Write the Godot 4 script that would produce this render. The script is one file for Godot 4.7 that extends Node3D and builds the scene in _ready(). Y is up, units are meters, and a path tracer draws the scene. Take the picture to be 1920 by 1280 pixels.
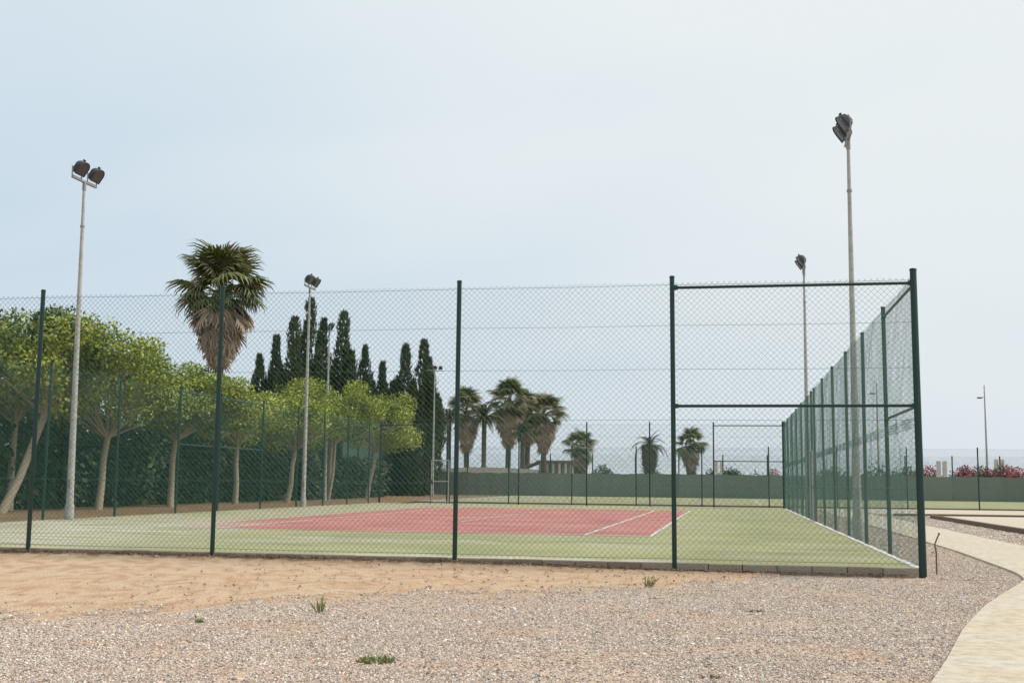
extends Node3D

# ---------------------------------------------------------------- camera data (photo 1920 x 1280)
const FOCAL := 2181.6
const CAM := Vector3(-2.4726, 1.0831, 16.3607)
const CAM_ROT := Vector3(0.1202, 0.1861, 0.0107)
const GY := -0.12            # level of the natural ground; the court surface is y = 0
const FENCE_H := 4.0

var cam_basis := Basis.from_euler(CAM_ROT)
var rng := RandomNumberGenerator.new()
var M := {}                  # materials
var used := {}

# a photo pixel turned into a point on the plane z = const / y = const
func at_z(u: float, v: float, z: float) -> Vector3:
	var d: Vector3 = cam_basis * Vector3((u - 960.0) / FOCAL, -(v - 640.0) / FOCAL, -1.0)
	return CAM + d * ((z - CAM.z) / d.z)
func at_ground(u: float, v: float, y := GY) -> Vector3:
	var d: Vector3 = cam_basis * Vector3((u - 960.0) / FOCAL, -(v - 640.0) / FOCAL, -1.0)
	return CAM + d * ((y - CAM.y) / d.y)

# ---------------------------------------------------------------- mesh builder
class MB:
	var v := PackedVector3Array()
	var n := PackedVector3Array()
	var c := PackedColorArray()
	var i := PackedInt32Array()
	func tri(a: Vector3, b: Vector3, d: Vector3, col := Color.WHITE) -> void:
		var nn := (d - a).cross(b - a).normalized()
		var k := v.size()
		v.append(a); v.append(b); v.append(d)
		n.append(nn); n.append(nn); n.append(nn)
		c.append(col); c.append(col); c.append(col)
		i.append(k); i.append(k + 1); i.append(k + 2)
	func quad(a: Vector3, b: Vector3, d: Vector3, e: Vector3, col := Color.WHITE) -> void:
		var nn := (d - a).cross(b - a).normalized()
		var k := v.size()
		v.append(a); v.append(b); v.append(d); v.append(e)
		for q in 4:
			n.append(nn); c.append(col)
		i.append(k); i.append(k + 1); i.append(k + 2)
		i.append(k); i.append(k + 2); i.append(k + 3)
	func box(o: Vector3, s: Vector3, b := Basis.IDENTITY, col := Color.WHITE) -> void:
		var h := s * 0.5
		var p := []
		for q in 8:
			p.append(o + b * Vector3(h.x if q & 1 else -h.x, h.y if q & 2 else -h.y, h.z if q & 4 else -h.z))
		quad(p[0], p[2], p[3], p[1], col); quad(p[5], p[7], p[6], p[4], col)
		quad(p[4], p[6], p[2], p[0], col); quad(p[1], p[3], p[7], p[5], col)
		quad(p[2], p[6], p[7], p[3], col); quad(p[0], p[1], p[5], p[4], col)
	# box with chamfered top edges
	func stone(o: Vector3, s: Vector3, ch: float, b := Basis.IDENTITY, col := Color.WHITE) -> void:
		var h := s * 0.5
		var lo := []; var mid := []; var top := []
		for q in [Vector2(-1, -1), Vector2(-1, 1), Vector2(1, 1), Vector2(1, -1)]:
			lo.append(o + b * Vector3(q.x * h.x, -h.y, q.y * h.z))
			mid.append(o + b * Vector3(q.x * h.x, h.y - ch, q.y * h.z))
			top.append(o + b * Vector3(q.x * (h.x - ch), h.y, q.y * (h.z - ch)))
		for q in 4:
			var r := (q + 1) % 4
			quad(lo[q], lo[r], mid[r], mid[q], col); quad(mid[q], mid[r], top[r], top[q], col)
		quad(top[0], top[1], top[2], top[3], col)
	func tube(pts: Array, radii: Array, sides := 8, col := Color.WHITE, caps := true) -> void:
		var k0 := v.size()
		var side := Vector3.RIGHT
		for j in pts.size():
			var t: Vector3
			if j == 0: t = pts[1] - pts[0]
			elif j == pts.size() - 1: t = pts[j] - pts[j - 1]
			else: t = (pts[j + 1] - pts[j - 1])
			t = t.normalized()
			if j == 0:
				side = t.cross(Vector3.FORWARD if absf(t.z) < 0.8 else Vector3.RIGHT).normalized()
			else:
				side = (side - t * side.dot(t)).normalized()
			var up := t.cross(side)
			for q in sides:
				var a := TAU * q / sides
				var d := side * cos(a) + up * sin(a)
				v.append(pts[j] + d * radii[j]); n.append(d); c.append(col)
		for j in pts.size() - 1:
			for q in sides:
				var a := k0 + j * sides + q
				var b := k0 + j * sides + (q + 1) % sides
				i.append(a); i.append(b + sides); i.append(b)
				i.append(a); i.append(a + sides); i.append(b + sides)
		if caps:
			for e in [0, pts.size() - 1]:
				var t: Vector3 = (pts[1] - pts[0]).normalized() * -1.0 if e == 0 else (pts[e] - pts[e - 1]).normalized()
				var k := v.size()
				v.append(pts[e]); n.append(t); c.append(col)
				for q in sides:
					v.append(v[k0 + e * sides + q]); n.append(t); c.append(col)
				for q in sides:
					var q0 := q if e != 0 else (q + 1) % sides
					var q1 := (q + 1) % sides if e != 0 else q
					i.append(k); i.append(k + 1 + q1); i.append(k + 1 + q0)
	# surface of revolution round y
	func lathe(prof: Array, sides := 16, o := Vector3.ZERO, col := Color.WHITE) -> void:
		var pts := []; var rad := []
		for q in prof:
			pts.append(o + Vector3(0, q.y, 0)); rad.append(q.x)
		tube(pts, rad, sides, col)
	func mesh() -> ArrayMesh:
		var a := []
		a.resize(Mesh.ARRAY_MAX)
		a[Mesh.ARRAY_VERTEX] = v; a[Mesh.ARRAY_NORMAL] = n; a[Mesh.ARRAY_COLOR] = c; a[Mesh.ARRAY_INDEX] = i
		var m := ArrayMesh.new()
		m.add_surface_from_arrays(Mesh.PRIMITIVE_TRIANGLES, a)
		return m

# ---------------------------------------------------------------- nodes
func numbered(called: String) -> String:
	var k: int = used.get(called, -1) + 1
	used[called] = k
	return called if k == 0 else "%s_%03d" % [called, k]
func thing(called: String, label: String, category: String, pos := Vector3.ZERO, group := "") -> Node3D:
	var o := Node3D.new()
	o.name = numbered(called)
	add_child(o)
	o.position = pos
	o.set_meta("label", label); o.set_meta("category", category)
	if group != "": o.set_meta("group", group)
	return o
func part(parent: Node, called: String, m: Mesh, mat: Material) -> MeshInstance3D:
	var o := MeshInstance3D.new()
	o.name = called
	o.mesh = m
	o.material_override = mat
	o.cast_shadow = GeometryInstance3D.SHADOW_CASTING_SETTING_ON
	parent.add_child(o, true)
	return o
func structure(called: String, m: Mesh, mat: Material) -> MeshInstance3D:
	var o := part(self, numbered(called), m, mat)
	o.set_meta("kind", "structure")
	return o
func meta(o: Node, label: String, category: String, group := "") -> void:
	o.set_meta("label", label); o.set_meta("category", category)
	if group != "": o.set_meta("group", group)

# ---------------------------------------------------------------- textures and materials
func noise_bytes(size: int, freq: float, s: int, kind := FastNoiseLite.TYPE_SIMPLEX_SMOOTH, oct := 4, cell := -1) -> PackedByteArray:
	var f := FastNoiseLite.new()
	f.seed = s; f.noise_type = kind; f.frequency = freq
	f.fractal_type = FastNoiseLite.FRACTAL_FBM if oct > 1 else FastNoiseLite.FRACTAL_NONE
	f.fractal_octaves = oct
	if cell >= 0: f.cellular_return_type = cell
	var im := f.get_seamless_image(size, size, false, false, 0.12)
	im.convert(Image.FORMAT_L8)
	return im.get_data()
func ramp_tex(size: int, a: PackedByteArray, b: PackedByteArray, wa: float, wb: float, stops: Array, gain := 1.0) -> ImageTexture:
	# stops: sRGB colours spread evenly over 0..1
	var lut := []
	for k in 256:
		var t := clampf((k / 255.0 - 0.5) * gain + 0.5, 0.0, 1.0) * (stops.size() - 1)
		var j := mini(int(t), stops.size() - 2)
		lut.append((stops[j] as Color).lerp(stops[j + 1], t - j))
	var out := PackedByteArray()
	out.resize(size * size * 3)
	for k in size * size:
		var q: Color = lut[clampi(int(a[k] * wa + b[k] * wb), 0, 255)]
		out[k * 3] = q.r8; out[k * 3 + 1] = q.g8; out[k * 3 + 2] = q.b8
	var im := Image.create_from_data(size, size, false, Image.FORMAT_RGB8, out)
	im.generate_mipmaps()
	return ImageTexture.create_from_image(im)
func normal_tex(size: int, a: PackedByteArray, strength: float) -> ImageTexture:
	var im := Image.create_from_data(size, size, false, Image.FORMAT_L8, a)
	im.convert(Image.FORMAT_RGBA8)
	im.bump_map_to_normal_map(strength)
	return ImageTexture.create_from_image(im)
func mat(lin: Color, rough := 0.8, metal := 0.0, vcol := false) -> StandardMaterial3D:
	var m := StandardMaterial3D.new()
	m.albedo_color = lin.linear_to_srgb()
	m.roughness = rough; m.metallic = metal
	m.vertex_color_use_as_albedo = vcol
	m.cull_mode = BaseMaterial3D.CULL_DISABLED
	return m
func textured(m: StandardMaterial3D, tex: Texture2D, metres: float, nrm: Texture2D = null, ns := 1.0) -> StandardMaterial3D:
	m.albedo_texture = tex
	m.uv1_triplanar = true; m.uv1_world_triplanar = true
	m.uv1_scale = Vector3.ONE / metres
	if nrm:
		m.normal_enabled = true; m.normal_texture = nrm; m.normal_scale = ns
	return m
func make_materials() -> void:
	var fine := noise_bytes(512, 0.06, 3)
	var fine2 := noise_bytes(512, 0.02, 9)
	var grit := noise_bytes(512, 0.35, 5, FastNoiseLite.TYPE_VALUE, 2)
	var cells := noise_bytes(1024, 0.11, 7, FastNoiseLite.TYPE_CELLULAR, 1, FastNoiseLite.RETURN_CELL_VALUE)
	var dist := noise_bytes(1024, 0.11, 7, FastNoiseLite.TYPE_CELLULAR, 1, FastNoiseLite.RETURN_DISTANCE)
	for k in dist.size(): dist[k] = 255 - dist[k]
	var g := ramp_tex(1024, cells, cells, 1.0, 0.0, [Color(.30, .25, .22), Color(.66, .56, .49), Color(.8, .71, .64), Color(.68, .63, .6), Color(.86, .79, .71), Color(.55, .45, .38), Color(.93, .89, .83)])
	M.gravel = textured(mat(Color(.95, .95, .95), 0.95, 0, true), g, 1.6, normal_tex(1024, dist, 3.0), 0.8)
	M.pebble = mat(Color.WHITE, 0.9, 0, true)
	var dirt := ramp_tex(512, fine, grit, 0.6, 0.4, [Color(.61, .51, .42), Color(.83, .725, .61), Color(.91, .825, .72)], 1.9)
	M.dirt = textured(mat(Color(.8, .8, .8), 0.97, 0, true), dirt, 0.9, normal_tex(512, fine, 4.0), 0.7)
	M.field = textured(mat(Color(.55, .5, .42), 0.97), dirt, 4.0)
	var conc := ramp_tex(512, fine2, grit, 0.55, 0.45, [Color(.72, .67, .60), Color(.86, .825, .755), Color(.93, .9, .84)], 1.3)
	M.path = textured(mat(Color(.86, .86, .86), 0.9, 0, true), conc, 1.7)
	var kerb := ramp_tex(512, fine, grit, 0.5, 0.5, [Color(.5, .46, .41), Color(.68, .63, .57), Color(.8, .76, .7)], 1.8)
	M.kerb = textured(mat(Color(.75, .75, .75), 0.92, 0, true), kerb, 0.8)
	var felt := ramp_tex(512, fine, grit, 0.35, 0.65, [Color(.86, .86, .86), Color(1, 1, 1)], 1.4)
	M.court_green = textured(mat(Color(1, 1, 1), 0.9, 0, true), felt, 1.1)
	M.court_red = textured(mat(Color(1, 1, 1), 0.9, 0, true), felt, 1.3)
	M.line = textured(mat(Color(.72, .72, .68), 0.8, 0, true), felt, 0.6)
	M.post = mat(Color(.002, .030, .024), 0.35)
	M.wire = mat(Color(.032, .125, .10), 0.4)
	M.wire_grey = mat(Color(.10, .14, .12), 0.5)
	M.galv = mat(Color(.42, .43, .42), 0.45, 0.35)
	var polet := ramp_tex(512, fine2, fine, 0.6, 0.4, [Color(.66, .66, .65), Color(.8, .8, .79), Color(.86, .86, .85)], 1.6)
	M.pole = textured(mat(Color(.66, .66, .65), 0.5, 0.1), polet, 2.5)
	M.lamp_body = mat(Color(.028, .034, .036), 0.5, 0.1)
	M.lamp_glass = mat(Color(.05, .058, .06), 0.25, 0.0)
	M.bracket = mat(Color(.3, .3, .29), 0.5, 0.5)
	M.leaf = mat(Color.WHITE, 0.55, 0, true)
	M.leaf.backlight_enabled = true
	M.leaf.backlight = Color(.40, .48, .08)
	M.dead_leaf = mat(Color.WHITE, 0.8, 0, true)
	M.dead_leaf.backlight_enabled = true
	M.dead_leaf.backlight = Color(.26, .19, .14)
	M.dark_leaf = mat(Color.WHITE, 0.7, 0, true)
	var barkt := ramp_tex(512, fine, fine2, 0.6, 0.4, [Color(.5, .44, .37), Color(.74, .68, .6), Color(.84, .8, .73)], 2.0)
	M.bark = textured(mat(Color(.78, .77, .75), 0.95), barkt, 0.7)
	M.palm_bark = textured(mat(Color(.2, .17, .15), 0.95), barkt, 0.5)
	M.cloth = textured(mat(Color(.25, .28, .25), 0.9, 0, true), felt, 0.9)
	M.cloth.backlight_enabled = true
	M.cloth.backlight = Color(.05, .065, .055)
	M.cloth_dark = textured(mat(Color(.06, .115, .098), 0.9, 0, true), felt, 0.9)
	M.white_wall = textured(mat(Color(.80, .77, .71), 0.9), felt, 2.0)
	M.roof = textured(mat(Color(.3, .27, .23), 0.9), felt, 1.5)
	M.dark = mat(Color(.03, .03, .03), 0.7)
	M.tan_wall = textured(mat(Color(.45, .4, .33), 0.9), felt, 2.0)
	M.rust = mat(Color(.16, .11, .08), 0.8)
	M.white_stone = mat(Color(.75, .73, .7), 0.9)

# ---------------------------------------------------------------- setting
func grid_sheet(x0: float, x1: float, z0: float, z1: float, y: float, step: float, colf: Callable) -> ArrayMesh:
	var mb := MB.new()
	var nx := maxi(1, int(ceil((x1 - x0) / step)))
	var nz := maxi(1, int(ceil((z1 - z0) / step)))
	for j in nz + 1:
		for k in nx + 1:
			var p := Vector3(lerpf(x0, x1, float(k) / nx), y, lerpf(z0, z1, float(j) / nz))
			mb.v.append(p); mb.n.append(Vector3.UP); mb.c.append(colf.call(p))
	for j in nz:
		for k in nx:
			var a := j * (nx + 1) + k
			mb.i.append(a); mb.i.append(a + 1); mb.i.append(a + nx + 2)
			mb.i.append(a); mb.i.append(a + nx + 2); mb.i.append(a + nx + 1)
	return mb.mesh()

const DIRT_EDGE := [Vector2(-22, 13.0), Vector2(-12, 9.0), Vector2(-8.74, 7.0), Vector2(-8.2, 6.64), Vector2(-7.64, 6.24), Vector2(-7.32, 5.55), Vector2(-6.62, 4.79), Vector2(-5.95, 3.97), Vector2(-5.22, 3.54), Vector2(-4.07, 3.1), Vector2(-2.94, 1.7), Vector2(-2.2, 0.5), Vector2(-1.8, -0.1)]
func dirt_edge(x: float) -> float:
	for k in DIRT_EDGE.size() - 1:
		var a: Vector2 = DIRT_EDGE[k]; var b: Vector2 = DIRT_EDGE[k + 1]
		if x <= b.x and x >= a.x: return lerpf(a.y, b.y, (x - a.x) / (b.x - a.x))
	return -0.1 if x > 0 or x > -1.8 else 13.0
const PATH_EDGE := [Vector2(1.66, -46.0), Vector2(1.66, -11.2), Vector2(1.62, -6.3), Vector2(1.47, -2.1), Vector2(1.42, -1.1), Vector2(1.36, -0.6), Vector2(1.25, 0.1), Vector2(0.95, 1.05), Vector2(0.55, 2.2), Vector2(0.05, 3.7), Vector2(-0.3, 4.9), Vector2(-0.58, 5.9), Vector2(-1.04, 7.8), Vector2(-1.3, 8.8), Vector2(-2.2, 12.5), Vector2(-3.4, 18.0)]
func path_edge(z: float) -> float:
	for k in PATH_EDGE.size() - 1:
		var a: Vector2 = PATH_EDGE[k]; var b: Vector2 = PATH_EDGE[k + 1]
		if z >= a.y and z <= b.y: return lerpf(a.x, b.x, (z - a.y) / (b.y - a.y))
	return 1.66

func build_ground() -> void:
	var mb := MB.new()
	mb.quad(Vector3(-1500, GY - .03, 400), Vector3(-1500, GY - .03, -2500), Vector3(1500, GY - .03, -2500), Vector3(1500, GY - .03, 400))
	structure("ground", mb.mesh(), M.field)
	# gravel bed round the court
	var f := FastNoiseLite.new()
	f.seed = 11; f.frequency = 0.55; f.fractal_octaves = 4
	var f2 := FastNoiseLite.new()
	f2.seed = 21; f2.frequency = 2.2; f2.fractal_octaves = 3
	var gcol := func(p: Vector3) -> Color:
		var t := clampf(f.get_noise_2d(p.x, p.z) * 1.6 + 0.35, 0.0, 1.0)
		var s := clampf(f2.get_noise_2d(p.x, p.z) * 1.4 + 0.5, 0.0, 1.0)
		return Color(1, .96, .91).lerp(Color(.95, .78, .64), t * s)
	structure("gravel_bed", grid_sheet(-24, 30, -50, 18, GY, 0.3, gcol), M.gravel)
	# bare earth between the gravel and the fence
	mb = MB.new()
	var cols := 150; var rows := 46
	var x0 := -22.0; var x1 := -1.85
	for k in cols + 1:
		var x := lerpf(x0, x1, float(k) / cols)
		var ze := dirt_edge(x) + f2.get_noise_2d(x * 1.3, 7.0) * 0.9 + 0.15
		ze = maxf(ze, -0.02)
		for j in rows + 1:
			var t := float(j) / rows
			var z := lerpf(-0.16, ze, t)
			var fade := 1.0 - smoothstep(0.72, 1.0, t)
			var y := GY + 0.006 + fade * (0.018 + 0.016 * f2.get_noise_2d(x * 1.5, z * 4.0) + 0.008 * f2.get_noise_2d(x * 6.0 + 40.0, z * 12.0))
			y += 0.055 * smoothstep(0.55, 0.0, z) * smoothstep(-3.0, -6.5, x) * (0.75 + 0.5 * f2.get_noise_2d(x * 1.1, 55.0))
			if t > 0.999: y = GY - 0.004
			var br := clampf(f.get_noise_2d(x * 0.7 + 90.0, z * 3.0) * 1.7 + 0.25, 0.0, 1.0)
			var st := clampf(f2.get_noise_2d(x * 1.2 - 50.0, z * 4.4) * 3.0 + 0.05, 0.0, 1.0)
			var q := Color(1, .99, .97).lerp(Color(.97, .86, .76), br).lerp(Color(.70, .55, .44), st * 0.8)
			mb.v.append(Vector3(x, y, z)); mb.n.append(Vector3.UP); mb.c.append(q)
	for k in cols:
		for j in rows:
			var a := k * (rows + 1) + j
			var b := a + rows + 1
			mb.i.append(a); mb.i.append(b); mb.i.append(b + 1)
			mb.i.append(a); mb.i.append(b + 1); mb.i.append(a + 1)
	structure("bare_earth", mb.mesh(), M.dirt)
	# bare earth under the trees
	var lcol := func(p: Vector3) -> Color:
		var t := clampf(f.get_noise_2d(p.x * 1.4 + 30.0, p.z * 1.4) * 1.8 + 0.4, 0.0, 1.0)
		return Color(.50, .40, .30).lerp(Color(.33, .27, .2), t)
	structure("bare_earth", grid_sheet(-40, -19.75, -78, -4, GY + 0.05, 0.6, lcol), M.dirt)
	# loose stones of the gravel
	var bands := []
	var buf := PackedFloat32Array()
	var tones := [Color(.60, .51, .44), Color(.64, .57, .51), Color(.48, .39, .32), Color(.40, .34, .29), Color(.74, .68, .61), Color(.54, .43, .35), Color(.24, .19, .16), Color(.58, .52, .48), Color(.56, .40, .30), Color(.70, .63, .55), Color(.34, .28, .24)]
	var count := 0
	while count < 290000:
		var z := -9.0 + pow(rng.randf(), 0.62) * 20.0
		var x := rng.randf_range(-9.6, 3.0)
		var strip := count >= 250000
		if strip:
			z = rng.randf_range(-33, -6); x = rng.randf_range(3.36, 4.93) if count % 5 > 0 else rng.randf_range(0.1, 1.64)
		if strip: pass
		elif x > path_edge(z) - 0.005 + pow(rng.randf(), 9.0) * 0.7: continue
		if strip: pass
		elif z < 0.2:
			if x < 0.12: continue
		else:
			var e := dirt_edge(x) + f2.get_noise_2d(x * 1.3, 7.0) * 0.9
			var d := z - e
			if d < 0.5:
				var patch := clampf(f.get_noise_2d(x * 1.6 + 70.0, z * 2.4) * 1.6 + 0.6, 0.05, 1.3)
				if rng.randf() > exp((d - 0.5) * 1.5) * 0.85 * patch: continue
		# outside the lens: nothing of it is in the picture
		if f.get_noise_2d(x * 0.8 + 200.0, z * 1.4) > 0.14 and rng.randf() < 0.72: continue
		var q: Vector3 = cam_basis.inverse() * (Vector3(x, GY, z) - CAM)
		if q.z > -5.0 or absf(q.x / q.z) > 0.48: continue
		var s := lerpf(0.0045, 0.0115, rng.randf() * rng.randf()) * (1.0 if rng.randf() < 0.97 else 1.7)
		if strip: s *= 2.0
		var b := Basis(Vector3(rng.randf() - .5, rng.randf() - .5, rng.randf() - .5).normalized(), rng.randf() * TAU).scaled(Vector3(s, s * 0.75, s))
		var cc: Color = tones[rng.randi() % tones.size()]
		cc = cc * rng.randf_range(0.62, 1.32)
		var y := GY + s * 0.35
		if z > 0.2 and z - dirt_edge(x) < 0.4: y += 0.012
		buf.append_array(PackedFloat32Array([b.x.x, b.y.x, b.z.x, x, b.x.y, b.y.y, b.z.y, y, b.x.z, b.y.z, b.z.z, z, cc.r, cc.g, cc.b, 1.0]))
		count += 1
	var mm := MultiMesh.new()
	mm.transform_format = MultiMesh.TRANSFORM_3D
	mm.use_colors = true
	var pb := MB.new()
	var oct := [Vector3(1.1, .1, .05), Vector3(-.95, 0, .2), Vector3(.1, 1, -.1), Vector3(0, -.9, .1), Vector3(.1, .1, 1.05), Vector3(-.15, .05, -.9), Vector3(.7, .65, .35), Vector3(-.6, .55, -.5)]
	for t in [[6, 2, 4], [6, 4, 0], [6, 0, 2], [0, 5, 2], [7, 2, 5], [7, 5, 1], [7, 1, 2], [1, 4, 2], [0, 4, 3], [4, 1, 3], [1, 5, 3], [5, 0, 3]]:
		pb.tri(oct[t[0]], oct[t[1]], oct[t[2]])
	mm.mesh = pb.mesh()
	mm.instance_count = count
	mm.buffer = buf
	var gi := MultiMeshInstance3D.new()
	gi.name = "gravel"
	gi.multimesh = mm
	gi.material_override = M.pebble
	add_child(gi)
	gi.set_meta("kind", "stuff")
	meta(gi, "loose pinkish grey gravel stones in front of the court", "gravel")

func slab_from_edges(left: Array, right: Array, y: float, thick: float, colf: Callable) -> ArrayMesh:
	# left and right: equally many Vector2(x, z)
	var mb := MB.new()
	var across := 10
	for k in left.size():
		for j in across + 1:
			var q: Vector2 = (left[k] as Vector2).lerp(right[k], float(j) / across)
			var p := Vector3(q.x, y, q.y)
			mb.v.append(p); mb.n.append(Vector3.UP); mb.c.append(colf.call(p))
	for k in left.size() - 1:
		for j in across:
			var a := k * (across + 1) + j
			var b := a + across + 1
			mb.i.append(a); mb.i.append(b + 1); mb.i.append(b)
			mb.i.append(a); mb.i.append(a + 1); mb.i.append(b + 1)
	for k in left.size() - 1:
		for e in [left, right]:
			var a: Vector2 = e[k]; var b: Vector2 = e[k + 1]
			mb.quad(Vector3(a.x, y - thick, a.y), Vector3(b.x, y - thick, b.y), Vector3(b.x, y, b.y), Vector3(a.x, y, a.y), Color(.9, .85, .8))
	return mb.mesh()

func build_paths() -> void:
	var f := FastNoiseLite.new()
	f.seed = 31; f.frequency = 0.8; f.fractal_octaves = 4
	var pcol := func(p: Vector3) -> Color:
		var t := clampf(f.get_noise_2d(p.x, p.z * 1.6) * 1.8 + 0.25, 0.0, 1.0)
		return Color(.84, .84, .83).lerp(Color(.83, .76, .66), t)
	# finely divided edges
	var l := []; var r := []
	var z := -46.0
	while z < 17.5:
		l.append(Vector2(path_edge(z), z))
		var rx := 3.35 if z < -2.0 else 3.35 - (z + 2.0) * 0.12
		r.append(Vector2(rx, z))
		z += 0.25 if z > -10.0 else 1.0
	structure("concrete_path", slab_from_edges(l, r, GY + 0.03, 0.08, pcol), M.path)
	# paved yard beyond the second gravel strip and the crossing path
	structure("concrete_yard", slab_from_edges([Vector2(5.15, -33), Vector2(5.1, -24), Vector2(5.0, -14), Vector2(4.9, 2)], [Vector2(26, -33), Vector2(26, -24), Vector2(26, -14), Vector2(26, 2)], GY + 0.035, 0.08, pcol), M.path)
	structure("concrete_path", slab_from_edges([Vector2(3.5, -46.6), Vector2(3.5, -34.6)], [Vector2(40, -46.6), Vector2(40, -34.6)], GY + 0.034, 0.08, pcol), M.path)
	# low brown kerbs along the strip
	var k := thing("yard_kerb", "low brown kerb along the edge of the paved yard", "kerb", Vector3(5.02, GY, -14.5))
	for j in 16:
		var mb := MB.new()
		mb.stone(Vector3(0, 0.06, -0.5 - j), Vector3(0.14, 0.16, 0.985), 0.012, Basis.IDENTITY, Color(.55, .45, .38) * rng.randf_range(0.85, 1.1))
		part(k, "kerb_stone", mb.mesh(), M.kerb)
	k = thing("crossing_kerb", "thin grey kerb crossing behind the paved yard", "kerb", Vector3(4.0, GY, -33.4))
	for j in 7:
		var mb := MB.new()
		mb.stone(Vector3(0.5 + j, 0.045, 0), Vector3(0.985, 0.13, 0.14), 0.012, Basis.IDENTITY, Color(.6, .53, .47) * rng.randf_range(0.85, 1.1))
		part(k, "kerb_stone", mb.mesh(), M.kerb)

func build_court() -> void:
	var f := FastNoiseLite.new()
	f.seed = 41; f.frequency = 0.35; f.fractal_octaves = 4
	var f2 := FastNoiseLite.new()
	f2.seed = 43; f2.frequency = 0.9; f2.fractal_octaves = 3
	var green := func(p: Vector3) -> Color:
		var t := clampf(f.get_noise_2d(p.x, p.z) * 1.3 + 0.5, 0.0, 1.0)
		var c := Color(.30, .312, .138).lerp(Color(.38, .37, .175), t)
		# pale sand and grey dirt washed over the surface, in long smears
		var sand := clampf(f.get_noise_2d(p.x * 0.45 + 60.0, p.z * 2.2) * 3.0 - 0.3, 0.0, 1.0)
		var w := clampf((-p.x - 10.5) / 6.0, 0.0, 1.0)
		c = c.lerp(Color(.42, .39, .30), maxf(sand * 0.7, w * clampf(f2.get_noise_2d(p.x * 0.5, p.z * 1.6) * 2.0 + 0.55, 0.0, 0.9)))
		var bank := smoothstep(0.75, 0.25, -p.z + f2.get_noise_2d(p.x, 3.0) * 0.5) * smoothstep(-9.5, -7.0, p.x) * smoothstep(-2.6, -4.0, p.x)
		c = c.lerp(Color(.6, .56, .47), bank * 0.8)
		var d := clampf(f2.get_noise_2d(p.x * 0.22 + 9.0, p.z * 1.1 - 30.0) * 3.4 - 1.15, 0.0, 1.0)
		# tide marks left by standing water: a dirty line with a sandy one beside it
		var wl := -5.35 + f2.get_noise_2d(p.x * 0.35, 12.0) * 0.8 + 0.05 * (p.x + 8.0)
		var along := smoothstep(-12.5, -10.0, p.x) * smoothstep(-2.8, -5.0, p.x)
		d = maxf(d, exp(-pow((p.z - wl) / 0.42, 2.0)) * along * clampf(0.75 + f2.get_noise_2d(p.x * 1.5, p.z * 3.0), 0.0, 1.0))
		c = c.lerp(Color(.5, .47, .37), exp(-pow((p.z - wl - 0.95) / 0.3, 2.0)) * along * clampf(0.4 + f2.get_noise_2d(p.x * 0.9 + 4.0, p.z * 2.0) * 1.6, 0.0, 0.9))
		# sand drifted into the left end in thin streaks
		var drift := smoothstep(-11.5, -14.0, p.x) * smoothstep(-13.0, -9.0, p.z) * clampf(f2.get_noise_2d(p.x * 0.3 + 77.0, p.z * 3.4) * 3.0 + 0.15, 0.0, 1.0)
		c = c.lerp(Color(.58, .55, .47), drift * 0.85)
		return c.lerp(Color(.20, .19, .125), d * 0.75)
	var red := func(p: Vector3) -> Color:
		var t := clampf(f.get_noise_2d(p.x * 1.2 + 5.0, p.z * 1.2) * 1.4 + 0.5, 0.0, 1.0)
		var c := Color(.435, .145, .13).lerp(Color(.51, .205, .175), t)
		var d := clampf(f2.get_noise_2d(p.x * 0.3 + 19.0, p.z * 1.3) * 3.6 - 1.1, 0.0, 1.0)
		c = c.lerp(Color(.2, .1, .08), d * 0.7)
		var sand := smoothstep(-13.2, -14.6, p.x + f2.get_noise_2d(p.x, p.z * 2.0) * 1.2) * smoothstep(-13.5, -9.5, p.z)
		sand = maxf(sand, clampf(f.get_noise_2d(p.x * 0.6 + 33.0, p.z * 2.6) * 2.6 - 0.75, 0.0, 0.7))
		return c.lerp(Color(.46, .41, .32), sand * 0.9)
	var chalk := func(p: Vector3) -> Color:
		return Color(1, 1, 1) * clampf(0.86 + f2.get_noise_2d(p.x * 3.0, p.z * 3.0) * 0.5, 0.5, 1.0)
	var court := structure("tennis_court", grid_sheet(-19.62, -0.09, -39.56, -0.09, 0.0, 0.2, green), M.court_green)
	var mb := MB.new()
	mb.box(Vector3(-9.85, -0.1, -19.83), Vector3(19.5, 0.19, 39.4))
	part(court, "slab", mb.mesh(), M.kerb)
	part(court, "red_play_area", grid_sheet(-15.12, -4.09, -31.7, -7.87, 0.004, 0.2, red), M.court_red)
	var a := -4.116; var b := -7.9
	var xs := [a, a - 1.37, a - 9.6, a - 10.97]
	for x in xs:
		part(court, "court_line", grid_sheet(x - 0.04, x + 0.04, b - 23.77, b, 0.008, 0.5, chalk), M.line)
	for z in [[b, xs[0], xs[3]], [b - 23.77, xs[0], xs[3]], [b - 5.485, xs[1], xs[2]], [b - 18.285, xs[1], xs[2]]]:
		part(court, "court_line", grid_sheet(z[2], z[1], z[0] - 0.035, z[0] + 0.035, 0.0116, 0.5, chalk), M.line)
	part(court, "court_line", grid_sheet(-9.6 - 0.035, -9.6 + 0.035, b - 18.285, b - 5.485, 0.0152, 0.5, chalk), M.line)
	# near kerb and right kerb, stone by stone
	var kerb := structure("court_kerb", null, M.kerb)
	kerb.mesh = null
	var variants := []
	for k in 6:
		var m := MB.new()
		m.stone(Vector3.ZERO, Vector3(0.446, 0.24, 0.1), 0.01, Basis.IDENTITY, Color(1, .97, .93) * lerpf(0.75, 1.1, k / 5.0))
		variants.append(m.mesh())
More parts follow.
